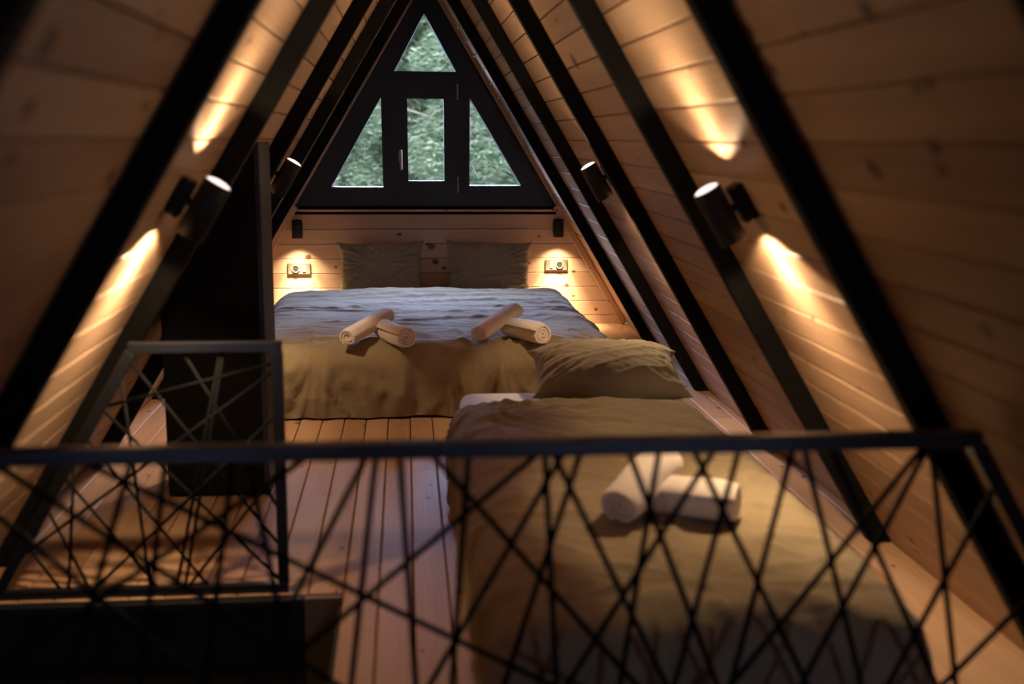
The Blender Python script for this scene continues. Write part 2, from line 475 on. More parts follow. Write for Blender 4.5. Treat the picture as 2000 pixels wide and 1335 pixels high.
def wp_bar(name, mat, p0, p1, w, h, upv, seed):
    """A straight timber bar with wood attributes."""
    m, L = frame_mat(p0, p1, upv)
    bm = bmesh.new()
    vs = add_box(bm, (0, 0, L / 2), (w, h, L), None, 0.0025, 1)
    wl = bm.verts.layers.float_vector.new('wp'); rl = bm.verts.layers.float.new('rnd')
    for v in bm.verts:
        v[wl] = Vector((v.co.x + v.co.y, v.co.z, 0)); v[rl] = seed
        v.co = m @ v.co
    return obj(name, bm, mat)
o = wp_bar('trim_3', M['trim'], (wall_x(-1, GZ, 0.01), 7.674, GZ - TRIMW / 2 - 0.001), (wall_x(1, GZ, 0.01), 7.674, GZ - TRIMW / 2 - 0.001), 0.014, TRIMW - 0.001, Vector((0, 1, 0)), 0.35)
# frame_mat puts x = up x along, so w is measured level and h is measured plumb or the reverse
struct(o, 'pine ledge board under the dark window panel', 'trim')
for side, n_, sd, nm in ((1, 4, 0.6, 'right'), (-1, 5, 0.2, 'left')):
    o = wp_bar('trim_%d' % n_, M['trim'], (wall_x(side, 0.0, 0.030), 7.655, 0.004), (wall_x(side, GZ, 0.030), 7.655, GZ), 0.040, 0.036, Vector((0, 1, 0)), sd)
    o2 = wp_bar('upper_strip', M['trim'], (wall_x(side, GZ, 0.014), 7.675, GZ), (wall_x(side, APEX - 0.10, 0.014), 7.675, APEX - 0.10), 0.020, 0.012, Vector((0, 1, 0)), sd)
    o2.parent = o
    struct(o, 'slim pine strip up the %s slope at the window gable' % nm, 'trim')

# ------------------------------------------------------------------ far window: one dark triangle with four panes
def T(pts): return [(CX + x, z) for x, z in pts]
win = empty('window_1', (CX, 7.70, GZ)); struct(win, 'dark triangular gable window with four panes over the bed', 'window')
def wobj(name, bm, mat, smooth=False, parent=None):
    o = obj(name, bm, mat, None, smooth)
    p = parent or win
    o.parent = p
    if parent is None: o.matrix_parent_inverse = Matrix.Translation(-win.location)   # the sash itself already sits in place
    return o
glT = T([(-0.205, 1.681), (0.197, 1.681), (-0.008, 2.052)])
glL = T([(-0.628, 0.930), (-0.288, 0.930), (-0.296, 1.515)])
glR = T([(0.286, 0.940), (0.632, 0.940), (0.289, 1.515)])
sashO = T([(-0.228, 0.868), (0.206, 0.868), (0.206, 1.600), (-0.228, 1.600)])
sashI = T([(-0.120, 0.972), (0.117, 0.972), (0.115, 1.505), (-0.124, 1.505)])
fixedC = T([(-0.205, 0.890), (0.185, 0.890), (0.185, 1.578), (-0.205, 1.578)])
outer = [(wall_x(-1, GZ, 0.002), GZ), (wall_x(1, GZ, 0.002), GZ), (CX, APEX - 0.004)]
bm = bmesh.new(); poly_prism(bm, outer, [glT, glL, glR, fixedC], 7.70, 7.79)
wobj('frame', bm, M['frame'])
# raised mouldings round the three fixed panes
def inset(tri, d):
    c = Vector((sum(p[0] for p in tri) / len(tri), sum(p[1] for p in tri) / len(tri)))
    n = len(tri); out = []
    for i in range(n):
        p, a, b = Vector(tri[i]), Vector(tri[i - 1]), Vector(tri[(i + 1) % n])
        u1 = (p - a).normalized(); u2 = (b - p).normalized()
        n1 = Vector((u1.y, -u1.x)); n2 = Vector((u2.y, -u2.x))
        if n1.dot(c - p) > 0: n1 = -n1
        if n2.dot(c - p) > 0: n2 = -n2
        k = (n1 + n2); k = k / max(0.2, (1 + n1.dot(n2)))
        q = p + k * d
        out.append((q.x, q.y))
    return out
for g in (glT, glL, glR):
    bm = bmesh.new(); poly_prism(bm, inset(g, 0.030), [inset(g, 0.002)], 7.690, 7.7005)
    wobj('glazing_bead', bm, M['frame'])
def pane(pts, y, parent=None):
    bm = bmesh.new(); poly_prism(bm, inset(pts, 0.006), [], y, y + 0.008)
    return wobj('pane', bm, M['glass'], parent=parent)
for g in (glT, glL, glR): pane(g, 7.755)
bm = bmesh.new(); poly_prism(bm, sashO, [sashI], 7.675, 7.7195)
for e in [e for e in bm.edges if abs(e.verts[0].co.y - 7.675) < 1e-5 and abs(e.verts[1].co.y - 7.675) < 1e-5 and len(e.link_faces) == 2 and abs(e.link_faces[0].normal.dot(e.link_faces[1].normal)) < 0.5]: pass
sash = wobj('sash', bm, M['frame'])
pane(sashI, 7.70, sash)
bm = bmesh.new()
for (p0, p1) in (((0, 1), (1, 1)),):
    pass
# handle
bm = bmesh.new()
add_box(bm, (-0.025, 7.668, 1.135), (0.026, 0.014, 0.074), bevel=0.005)
add_rod(bm, (-0.025, 7.665, 1.165), (-0.025, 7.630, 1.165), 0.009, 16)
add_bar(bm, (-0.025, 7.630, 1.176), (-0.022, 7.634, 1.045), 0.018, 0.013, bevel=0.004)
wobj('handle', bm, M['brass'], parent=sash)
for z in (1.55, 0.945):
    bm = bmesh.new()
    add_rod(bm, (0.352, 7.668, z - 0.047), (0.352, 7.668, z + 0.047), 0.0055, 12)
    add_rod(bm, (0.352, 7.668, z - 0.052), (0.352, 7.668, z - 0.044), 0.0075, 12)
    add_rod(bm, (0.352, 7.668, z + 0.044), (0.352, 7.668, z + 0.052), 0.0075, 12)
    add_rod(bm, (0.352, 7.668, z - 0.006), (0.352, 7.668, z + 0.006), 0.0072, 12)
    wobj('hinge', bm, M['brass'], parent=sash)

# ------------------------------------------------------------------ near gable behind the camera, with its own window
bm = bmesh.new()
wl = bm.verts.layers.float_vector.new('wp'); rl = bm.verts.layers.float.new('rnd')
hole = [(CX - 0.1, 0.7), (CX + 0.7, 0.7), (CX + 0.4, 1.55), (CX + 0.1, 1.7), (CX - 0.1, 1.7)]
hole = [(CX + 0.42, 0.80), (CX + 0.68, 0.80), (CX + 0.68, 1.06), (CX + 0.42, 1.06)]
hole2 = hole
poly_prism(bm, [(wall_x(-1, 0), -0.02), (wall_x(1, 0), -0.02), (CX, APEX)], [hole2], YN - 0.1, YN)
for v in bm.verts: v[wl] = Vector((v.co.z, v.co.x, 0)); v[rl] = 0.3
struct(obj('wall_near', bm, M['wall']), 'pine gable wall behind the camera', 'wall')
w2 = empty('window_2', (CX, YN - 0.05, 0.7)); struct(w2, 'window in the gable behind the camera', 'window')
bm = bmesh.new(); poly_prism(bm, hole2, [inset(hole2, -0.04)], YN - 0.08, YN - 0.02)
o = obj('frame', bm, M['frame']); o.parent = w2; o.matrix_parent_inverse = Matrix.Translation(-w2.location)
bm = bmesh.new(); poly_prism(bm, inset(hole2, -0.035), [], YN - 0.054, YN - 0.046)
o = obj('pane', bm, M['glass']); o.parent = w2; o.matrix_parent_inverse = Matrix.Translation(-w2.location)

# ------------------------------------------------------------------ wall lamps
def spot(parent, loc, down, energy, size=128, blend=0.22, rad=0.018):
    l = bpy.data.lights.new('lamp_light', 'SPOT')
    l.energy = energy; l.color = LAMP_COLOR; l.spot_size = math.radians(size); l.spot_blend = blend; l.shadow_soft_size = rad
    o = bpy.data.objects.new('lamp_light', l); C.objects.link(o)
    o.parent = parent; o.location = loc
    o.rotation_euler = (0, 0, 0) if down else (PI, 0, 0)
    return o
def make_lamp(name, up_on=True):
    """Local frame: wall is the plane x=0, +x points into the room, z runs up the wall."""
    r = empty(name)
    bm = bmesh.new()
    R_, H_, cxx = 0.036, 0.075, (0.081 if up_on else 0.112)
    add_lathe(bm, [(R_ - 0.004, H_ - 0.010), (R_ - 0.004, H_), (R_ - 0.001, H_), (R_, H_ - 0.0015), (R_, -H_ + 0.0015), (R_ - 0.001, -H_), (R_ - 0.004, -H_), (R_ - 0.004, -H_ + 0.010)], 48,
              Matrix.Translation((cxx, 0, 0)))
    body = obj('body', bm, M['lamp_black'], r, True)
    bm = bmesh.new(); add_box(bm, (0.019, 0, 0), (0.038, 0.056, 0.104), bevel=0.010, seg=4)
    obj('mounting_plate', bm, M['lamp_black'], r, True)
    bm = bmesh.new(); add_rod(bm, (0.030, 0, 0), (cxx - R_ + 0.004, 0, 0), 0.010, 20)
    obj('arm', bm, M['lamp_black'], r, True)
    for s in (1, -1):
        bm = bmesh.new()
        add_lathe(bm, [(R_ - 0.0042, -0.004), (R_ - 0.0042, 0.0), (R_ - 0.009, 0.0035), (R_ - 0.018, 0.0065), (R_ - 0.030, 0.008), (0.0005, 0.0082)], 48, Matrix.Translation((cxx, 0, H_ if s > 0 else -H_ + 0.009)) @ (Matrix.Identity(4) if s > 0 else Matrix.Rotation(PI, 4, 'X')))
        on = (s < 0) or up_on
        l = obj('lens', bm, M['lens'] if on else M['lamp_black'], body, True)
        if on: l['label'] = 'glowing white lens'
    return r, cxx, H_
def place_side_lamp(side, y, s_up, label, eu=LAMP_UP, ed=LAMP_DOWN):
    r, cxx, H_ = make_lamp('wall_lamp')
    base = Vector((CX + side * HW, y, 0)) + Vector((-side * math.cos(SL), 0, math.sin(SL))) * s_up
    X = Vector((-side * math.sin(SL), 0, -math.cos(SL))); Z = Vector((-side * math.cos(SL), 0, math.sin(SL))); Y = Z.cross(X)
    r.matrix_world = Matrix(((X.x, Y.x, Z.x, base.x), (X.y, Y.y, Z.y, base.y), (X.z, Y.z, Z.z, base.z), (0, 0, 0, 1)))
    tag(r, label, 'wall lamp', 'black cylinder wall lamps')
    for down, e, zz in ((False, eu, H_ + 0.012), (True, ed, -H_ - 0.008)):
        spot(r, (cxx, 0, zz), down, e * 0.46, 144, 0.18)      # the open rim
        spot(r, (cxx, 0, zz), down, e * 0.85, 104, 1.0)               # the bulb's own beam
    return r
SU = 1.085 / math.sin(SL)
place_side_lamp(1, 2.83, SU + 0.022, 'black up and down wall lamp on the right slope, the large near one')
place_side_lamp(1, 4.66, SU + 0.04, 'smaller looking black up and down wall lamp further along the right slope')
place_side_lamp(-1, 2.89, SU + 0.035, 'black up and down wall lamp on the left slope in front of the cabinet')
place_side_lamp(-1, 4.78, SU + 0.05, 'black up and down wall lamp on the left slope just beyond the cabinet')
for x, z, lb in ((-0.704, 0.660, 'black wall lamp on the gable above the left socket'), (1.019, 0.664, 'black wall lamp on the gable above the right socket')):
    r, cxx, H_ = make_lamp('gable_lamp', False)
    r.location = (x, 7.678, z); r.rotation_euler = (0, 0, -PI / 2); r.scale = (0.9, 0.95, 0.78)
    tag(r, lb, 'wall lamp', 'gable wall lamps')
    spot(r, (cxx, 0, -H_ - 0.008), True, LAMP_GABLE * 2.2, 56, 1.0)
    spot(r, (cxx, 0, -H_ - 0.008), True, LAMP_GABLE * 0.42, 98, 1.0)

# ------------------------------------------------------------------ sockets
def socket(x, z, flip, label):
    r = empty('wall_socket', (x, 7.680, z)); tag(r, label, 'socket')
    s = -1 if flip else 1
    bm = bmesh.new(); add_box(bm, (0, -0.006, 0), (0.150, 0.012, 0.076), bevel=0.0035); obj('plate', bm, M['socket'], r)
    bm = bmesh.new()
    add_lathe(bm, [(0.0, -0.0), (0.0205, 0.0), (0.0225, 0.006), (0.0245, 0.006), (0.0245, -0.002), (0, -0.002)], 36, Matrix.Translation((-0.022 * s, -0.0125, 0)) @ Matrix.Rotation(PI / 2, 4, 'X'))
    ou = obj('outlet', bm, M['socket_light'], r, True)
    bm = bmesh.new(); add_lathe(bm, [(0.0175, -0.0), (0.0175, 0.003)], 30, Matrix.Translation((-0.022 * s, -0.0125, 0)) @ Matrix.Rotation(PI / 2, 4, 'X'))
    obj('outlet_hole', bm, M['socket_dark'], ou)
    bm = bmesh.new(); add_box(bm, (0.034 * s, -0.0135, 0), (0.022, 0.006, 0.044), bevel=0.002); obj('switch', bm, M['socket_light'], r)
socket(-0.707, 0.390, False, 'beige socket plate on the gable left of the pillows, outlet on its left')
socket(1.019, 0.408, True, 'beige socket plate on the gable right of the pillows, outlet on its right')

# ------------------------------------------------------------------ beds
def nz(x, y, z=0.0): return noise.noise(Vector((x, y, z)))
def ridged(x, y, seed):
    w = nz(x * 0.7 + seed, y * 0.7, 3.1) * 1.3
    n = nz(x + w, y + w * 0.6, seed)
    return max(0.0, 1 - abs(n) * 5.0) ** 1.5
def wrinkle(x, y, sx, sy, ang, seed):
    c, s = math.cos(ang), math.sin(ang)
    u, v = x * c + y * s, -x * s + y * c
    return ridged(u * sx, v * sy, seed)

def mattress(name, x0, x1, y0, y1, z0, z1, mat, parent):
    bm = bmesh.new()
    add_box(bm, ((x0 + x1) / 2, (y0 + y1) / 2, (z0 + z1) / 2), (x1 - x0, y1 - y0, z1 - z0), bevel=0.045, seg=5)
    return obj(name, bm, mat, parent, True)
def bed(name, label, x0, x1, y0, y1, zt):
    r = empty(name, (0, 0, 0)); r.location = (0, 0, 0)
    tag(r, label, 'bed')
    bm = bmesh.new(); add_box(bm, ((x0 + x1) / 2, (y0 + y1) / 2, 0.035), (x1 - x0 - 0.08, y1 - y0 - 0.08, 0.07), bevel=0.004)
    obj('base', bm, M['black_wood'], r)
    mattress('mattress', x0, x1, y0, y1, 0.07, zt, M['sheet'], r)
    return r
def duvet(name, label, x0, x1, y0, y1, zt, hem, far_open, seed, ang=0.1, sx=1.1, sy=6.0, amp=0.010, fold=0.018, group=None, pulls=()):
    """A cover: flat top, rolled edges, hanging sides on left, right and front; the far edge (y1) is a thick lip on the bed."""
    cx, cy = (x0 + x1) / 2, (y0 + y1) / 2
    R = 0.105
    hx, hy = (x1 - x0) / 2 - R, (y1 - y0) / 2 - R
    Ls = R * PI / 2 + (zt - hem - R)
    Lf = 0.13
    def axis(h, L0, L1, step):
        a = [-h - L0 * (1 - k / 14.0) for k in range(14)] if L0 > 0.2 else [-h - L0 * (1 - k / 8.0) for k in range(8)]
        n = int(2 * h / step)
        b = [-h + 2 * h * k / n for k in range(n + 1)]
        m1 = 14 if L1 > 0.2 else 8
        c = [h + L1 * (k + 1) / m1 for k in range(m1)]
        return a + b + c
    U = axis(hx, Ls, Ls, 0.011)
    V = axis(hy, Ls, Lf if far_open else Ls, 0.011)
    bm = bmesh.new(); rows = []
    for v in V:
        row = []
        for u in U:
            ox, oy = max(abs(u) - hx, 0), max(abs(v) - hy, 0)
            far = v > hy and far_open
            m = max(ox, oy)
            sxn, syn = (1 if u > 0 else -1), (1 if v > 0 else -1)
            bx, by = max(-hx, min(hx, u)), max(-hy, min(hy, v))
            dl = math.hypot(ox, oy)
            dx, dy = (ox / dl * sxn, oy / dl * syn) if dl > 1e-9 else (0, 0)
            if far and oy >= ox:
                Rf = 0.028
                a = min(m / Rf, PI * 0.75) if m < Rf * PI * 0.75 else PI * 0.75
                hor, ver = Rf * math.sin(a), Rf * (1 - math.cos(a))
                rest = max(0, m - Rf * PI * 0.75)
                hor -= rest * 0.9
            elif m < R * PI / 2:
                hor, ver = R * math.sin(m / R), R * (1 - math.cos(m / R))
            else:
                hor, ver = R, R + (m - R * PI / 2)
            x, y, z = cx + bx + dx * hor, cy + by + dy * hor, zt - ver
            side = min(1.0, m / 0.2)
            top = 1 - side
            # soft crown and puffiness
            z += top * (0.012 * (1 - (u / (hx + R)) ** 2) + 0.010 * nz(u * 2.1 + seed, v * 2.3) + 0.003 * nz(u * 5, v * 5 + seed))
            w1 = wrinkle(x, y, sx, sy, ang, seed); w2 = wrinkle(x, y, sx * 1.9, sy * 1.7, ang - 0.5, seed + 7); w3 = wrinkle(x, y, 1.5, 6.5, ang + 0.55, seed + 3)
            h = amp * (w1 * 1.0 + w2 * 0.35 + w3 * 0.25)
            pull = 0.0
            for (px_, py_, pr_, pn_) in pulls:                 # creases that run out from where the cloth is tugged
                ddx, ddy = x - px_, (y - py_) - (zt - z) * 0.9
                dd = math.hypot(ddx, ddy); aa = math.atan2(ddy, ddx)
                q = max(0.0, 1 - abs(nz(aa * pn_ + px_ * 7, dd * 1.3, seed)) * 4.5) ** 1.4
                pull += q * math.exp(-((dd - 0.18) / pr_) ** 2)
            h += pull * amp * 0.9
            near_edge = math.exp(-((m - 0.05) / 0.12) ** 2) if m > 0 else 0
            z += h * (0.35 + 0.65 * top)
            if m > 0 and not (far and oy >= ox):
                t = u if oy >= ox else v
                f = pull * 0.016 * side + fold * side * (0.8 * nz(t * 5.5 + seed, 0.5 + m * 2.0) + 0.5 * nz(t * 13 + seed, m * 5.0) + 0.5 * w3 + 0.35 * wrinkle(t * 1.0, z, 4.0, 5.0, 0.8, seed + 5))
                x += dx * (f + 0.03 * m); y += dy * (f + 0.03 * m)
            z = max(z, hem)
            row.append(bm.verts.new((x, y, z)))
        rows.append(row)
    for a, b in zip(rows[:-1], rows[1:]):
        for k in range(len(a) - 1): bm.faces.new((a[k], a[k + 1], b[k + 1], b[k]))
    o = obj(name, bm, M['duvet'], None, True)
    tag(o, label, 'duvet', group)
    return o, (lambda: None)

D_X0, D_X1, D_Y0, D_Y1 = -0.78, 1.0, 5.07, 7.60
bed('double_bed', 'low double bed against the window gable', D_X0 + 0.05, D_X1 - 0.05, D_Y0 + 0.06, D_Y1, 0.205)
duvet('duvet', 'wide olive grey duvet spread over the double bed', D_X0, D_X1, D_Y0, 7.22, 0.305, 0.008, True, 2.0, ang=0.08, sx=0.7, sy=3.6, amp=0.015, fold=0.036, pulls=((0.42, 5.06, 0.42, 2.6), (-0.42, 5.02, 0.38, 2.2), (0.95, 5.25, 0.45, 2.4)))
S_X0, S_X1, S_Y0, S_Y1 = 0.17, 1.10, 2.10, 4.42
bed('single_bed', 'low single bed under the right slope behind the railing', S_X0 + 0.035, S_X1 - 0.02, S_Y0 + 0.06, S_Y1, 0.262)
duvet('duvet', 'narrow olive duvet spread over the single bed', S_X0, S_X1 - 0.005, S_Y0, 4.16, 0.292, 0.008, True, 9.0, ang=-0.35, sx=1.2, sy=5.0, amp=0.013, fold=0.024, pulls=((0.25, 3.9, 0.6, 2.4), (0.6, 2.3, 0.5, 2.6), (1.05, 3.2, 0.5, 2.0)))

def pillow(name, label, w, h, t, seed, mat4, group, amp=1.0, flatbot=0.0):
    n = 64
    bm = bmesh.new(); grids = []
    for sgn in (1, -1):
        g = []
        for j in range(n + 1):
            row = []
            for i in range(n + 1):
                u, v = -1 + 2 * i / n, -1 + 2 * j / n
                u_, v_ = math.sin(u * PI / 2) * 0.35 + u * 0.65, math.sin(v * PI / 2) * 0.35 + v * 0.65
                x = u_ * w / 2 * (1 - 0.115 * (1 - v_ ** 4) * abs(u_) ** 2 + 0.02 * nz(v_ * 3 + seed, u_))
                y = v_ * h / 2 * (1 - 0.10 * (1 - u_ ** 4) * abs(v_) ** 2 + 0.02 * nz(u_ * 3 + seed, v_ + 5))
                k = max(0, (1 - abs(u_) ** 2.6)) * max(0, (1 - abs(v_) ** 2.6))
                th = t / 2 * k ** 0.52
                r = math.hypot(u_, v_)
                a = math.atan2(v_, u_)
                edge = min(1, max(0, r - 0.25) / 0.5)
                rad = nz(math.cos(a) * 5.5 + seed, math.sin(a) * 5.5, r * 0.9 + sgn)
                wr = 0.014 * amp * max(0, 1 - abs(rad) * 4.5) * edge
                wr += 0.010 * amp * wrinkle(x, y, 2.0, 12.0, 0.3 * sgn, seed) + 0.006 * amp * wrinkle(x, y, 3, 15, -0.6, seed + 4)
                th += wr * min(1, k * 5)
                z = sgn * th
                if sgn < 0 and flatbot: z *= (1 - flatbot)
                row.append(bm.verts.new((x, y, z)))
            g.append(row)
        for a, b in zip(g[:-1], g[1:]):
            for i in range(n): bm.faces.new((a[i], a[i + 1], b[i + 1], b[i]) if sgn > 0 else (a[i + 1], a[i], b[i], b[i + 1]))
    bmesh.ops.remove_doubles(bm, verts=bm.verts, dist=0.0004)
    o = obj(name, bm, M['pillow'], None, True)
    o.matrix_world = mat4
    tag(o, label, 'pillow', group)
    return o
def leaning(x, y, z, tilt, roll=0.0, yaw=0.0):
    return Matrix.Translation((x, y, z)) @ Matrix.Rotation(yaw, 4, 'Z') @ Matrix.Rotation(tilt, 4, 'X') @ Matrix.Rotation(roll, 4, 'Z')
pillow('pillow', 'olive grey pillow leaning on the gable, the left of the pair', 0.585, 0.385, 0.20, 3.0, leaning(-0.163, 7.515, 0.398, math.radians(72), 0.01, 0.03), None, 1.0)
pillow('pillow', 'olive grey pillow leaning on the gable, the right of the pair', 0.585, 0.385, 0.20, 12.0, leaning(0.552, 7.515, 0.400, math.radians(72), -0.02, -0.03), None, 1.0)
pillow('pillow', 'olive pillow lying at the head of the single bed', 0.61, 0.40, 0.215, 21.0, leaning(0.775, 4.30, 0.352, math.radians(15), 0.0, -0.05), None, 0.55, 0.35)

# ------------------------------------------------------------------ towels
def towel(label, p0, p1, rad, turn, group, seed, squash=0.9):
    """A rolled towel: a spiral of thick cloth swept along its axis from p0 to p1."""
    m, L = frame_mat(p0, p1)
    bm = bmesh.new()
    turns, per = 3.3, 34
    n = int(turns * per)
    th = rad / (turns + 0.25)
    NS = 14
    def section(s):
        # s in 0..1 along the axis
        outer, inner = [], []
        for k in range(n + 1):
            a = 2 * PI * k / per
            t = k / n
            rr = rad * (0.10 + 0.90 * t) - 0.0
            wob = 1 + 0.11 * nz(math.cos(a) * 1.4 + seed, math.sin(a) * 1.4, s * 2.5) + (0.10 * nz(a * 0.5, seed * 3) if t < 0.8 else 0)
            ro = rr * wob
            ri = max(0.001, ro - th * 0.80)
            pinch = 1 - 0.11 * abs(2 * s - 1) ** 5 + 0.03 * nz(s * 4, seed)
            ca, sa = math.cos(a * turn + 0.8), math.sin(a * turn + 0.8)
            outer.append((ro * ca * pinch, ro * sa * squash * pinch)); inner.append((ri * ca * pinch, ri * sa * squash * pinch))
        return outer, inner
    rings = []
    for j in range(NS + 1):
        s = j / NS
        o_, i_ = section(s)
        ring = []
        # inner turns stand back a little from the ends
        endk = 1 if j == 0 else (-1 if j == NS else 0)
        for k in range(n + 1):
            t = k / n
            off = endk * (0.012 * (1 - t) * (0.6 + 0.8 * nz(t * 6, seed)))
            ring.append(bm.verts.new(m @ Vector((o_[k][0], o_[k][1], s * L + off))))
        for k in range(n, -1, -1):
            t = k / n
            off = endk * (0.012 * (1 - t) * (0.6 + 0.8 * nz(t * 6, seed)))
            ring.append(bm.verts.new(m @ Vector((i_[k][0], i_[k][1], s * L + off))))
        rings.append(ring)
    N_ = len(rings[0])
    for a, b in zip(rings[:-1], rings[1:]):
        for k in range(N_): bm.faces.new((a[k], a[(k + 1) % N_], b[(k + 1) % N_], b[k]))
    for ring, fl in ((rings[0], False), (rings[-1], True)):
        for k in range(n):
            q = (ring[k], ring[k + 1], ring[N_ - 2 - k], ring[N_ - 1 - k])
            bm.faces.new(q if fl else tuple(reversed(q)))
    o = obj('rolled_towel', bm, M['towel'], None, True)
    bv = o.modifiers.new('soft_edges', 'BEVEL'); bv.width = 0.003; bv.segments = 2; bv.limit_method = 'ANGLE'; bv.angle_limit = math.radians(50)
    tag(o, label, 'towel', group)
    return o
G1 = 'rolled towels laid in crossed pairs on the beds'
towel('cream rolled towel lying flat on the double bed, spiral end showing, left pair', (-0.115, 5.28, 0.372), (0.000, 5.03, 0.372), 0.060, 1, G1, 1.0)
towel('cream rolled towel propped across the other, left pair on the double bed', (-0.262, 5.06, 0.372), (-0.085, 5.38, 0.425), 0.050, -1, G1, 2.0)
towel('cream rolled towel lying flat on the double bed, spiral end showing, right pair', (0.475, 5.32, 0.372), (0.620, 5.09, 0.372), 0.062, 1, G1, 3.0)
towel('cream rolled towel propped across the other, right pair on the double bed', (0.330, 5.12, 0.372), (0.530, 5.44, 0.435), 0.050, -1, G1, 4.0)
towel('white rolled towel lying flat on the single bed behind the railing', (0.60, 2.76, 0.358), (0.815, 2.655, 0.362), 0.064, 1, G1, 5.0)
towel('white rolled towel propped up across the other on the single bed', (0.515, 2.64, 0.362), (0.668, 2.82, 0.432), 0.065, -1, G1, 6.0)

# ------------------------------------------------------------------ cabinet beside the stair
CB = empty('cabinet', (-0.66, 4.1, 0)); tag(CB, 'tall black cabinet under the left slope beside the double bed', 'cabinet')
CXL, CXR, CY0, CY1, CZ = -0.835, -0.487, 3.95, 4.26, 1.245
def cprism(x_in, z_top, y0, y1, z0=0.004, xl=CXL):
    zc = (HW + (xl - CX)) * TAN - 0.006        # height where the slope meets the left side
    zs = (HW + (x_in - CX)) * TAN - 0.006
    pts = [(xl, z0), (x_in, z0)]
    if zs <= z_top: pts += [(x_in, zs), (xl, zc)]
    else:
        xt = CX - HW + z_top / TAN + 0.003
        pts += [(x_in, z_top), (xt, z_top), (xl, zc)]
    bm = bmesh.new(); poly_prism(bm, pts, [], y0, y1)
    return bm
# keep clear of the boards behind
def cobj(name, bm, mat):
    o = obj(name, bm, mat, None); o.parent = CB; o.matrix_parent_inverse = Matrix.Translation(-CB.location); return o
cobj('body', cprism(CXR - 0.02, CZ - 0.0, CY0 + 0.02, CY1), M['cabinet'])
cobj('front_panel', cprism(CXR - 0.021, CZ - 0.001, CY0, CY0 + 0.0195, 0.012), M['cabinet'])
bm = bmesh.new(); add_box(bm, (CXR - 0.0095, (CY0 + CY1) / 2, (0.004 + CZ - 0.01) / 2), (0.019, CY1 - CY0, CZ - 0.016), bevel=0.002)
o = cobj('side_panel', bm, M['dark_brown']); o['label'] = 'dark brown side panel'

# ------------------------------------------------------------------ railings
FR = [(-0.072, 0.7, -0.397, 0.07), (-0.056, 0.7, -0.131, 0.07), (-0.014, 0.7, 0.021, 0.07), (0.044, 0.7, 0.57, 0.07), (0.107, 0.7, 0.062, 0.07), (0.23, 0.7, -0.517, 0.07), (0.243, 0.7, 0.28, 0.07), (0.276, 0.7, -0.074, 0.07), (0.258, 0.7, 0.561, 0.07), (0.307, 0.7, 0.113, 0.07), (-0.551, 0.7, 0.604, 0.07), (0.394, 0.7, 0.641, 0.07), (0.449, 0.7, 0.363, 0.07), (0.55, 0.7, 0.179, 0.07), (0.513, 0.7, 0.832, 0.07), (0.596, 0.7, 0.45, 0.07), (0.696, 0.7, 0.562, 0.07), (0.717, 0.7, 0.9, 0.07), (0.943, 0.7, 0.469, 0.07), (0.952, 0.7, 0.656, 0.07), (0.957, 0.7, 1.067, 0.07), (1.045, 0.533, 0.831, 0.07), (0.767, 0.7, 1.08, 0.07), (1.144, 0.367, 0.867, 0.07), (-0.692, 0.695, 0.14, 0.07), (-0.474, 0.7, -0.675, 0.07), (-0.416, 0.7, -0.514, 0.07), (-0.302, 0.7, -0.398, 0.07), (-0.177, 0.7, -1.107, 0.07), (-0.698, 0.604, -0.141, 0.07), (-0.276, 0.7, -0.176, 0.07)]
BR = [(-0.974, 0.253, -0.874, 0.02), (-0.897, 0.377, -0.933, 0.02), (-0.921, 0.338, -0.691, 0.02), (-1.034, 0.151, -0.951, 0.02), (-0.686, 0.39, -1.007, 0.155), (-0.816, 0.387, -0.554, 0.02), (-0.766, 0.69, -0.713, 0.02), (-0.686, 0.39, -0.376, 0.053), (-0.594, 0.279, -0.866, 0.02), (-0.586, 0.278, -0.642, 0.02), (-0.413, 0.274, -0.611, 0.02), (-0.757, 0.69, -0.641, 0.529), (-0.826, 0.533, -0.69, 0.567), (-0.6, 0.69, -0.515, 0.533), (-0.488, 0.69, -0.533, 0.46)]
def clip_line(seg, poly):
    """Extend a rod's line until it meets the frame (a convex outline)."""
    x0, z0, x1, z1 = seg
    dx, dz = x1 - x0, z1 - z0
    t0, t1 = -1e9, 1e9
    n = len(poly)
    cxp = sum(p[0] for p in poly) / n; czp = sum(p[1] for p in poly) / n
    for i in range(n):
        a, b = poly[i], poly[(i + 1) % n]
        nx, nz_ = b[1] - a[1], -(b[0] - a[0])
        if nx * (cxp - a[0]) + nz_ * (czp - a[1]) < 0: nx, nz_ = -nx, -nz_
        num = nx * (x0 - a[0]) + nz_ * (z0 - a[1]); den = nx * dx + nz_ * dz
        if abs(den) < 1e-9: continue
        t = -num / den
        if den > 0: t0 = max(t0, t)
        else: t1 = min(t1, t)
    return (x0 + dx * t0, z0 + dz * t0, x0 + dx * t1, z0 + dz * t1)
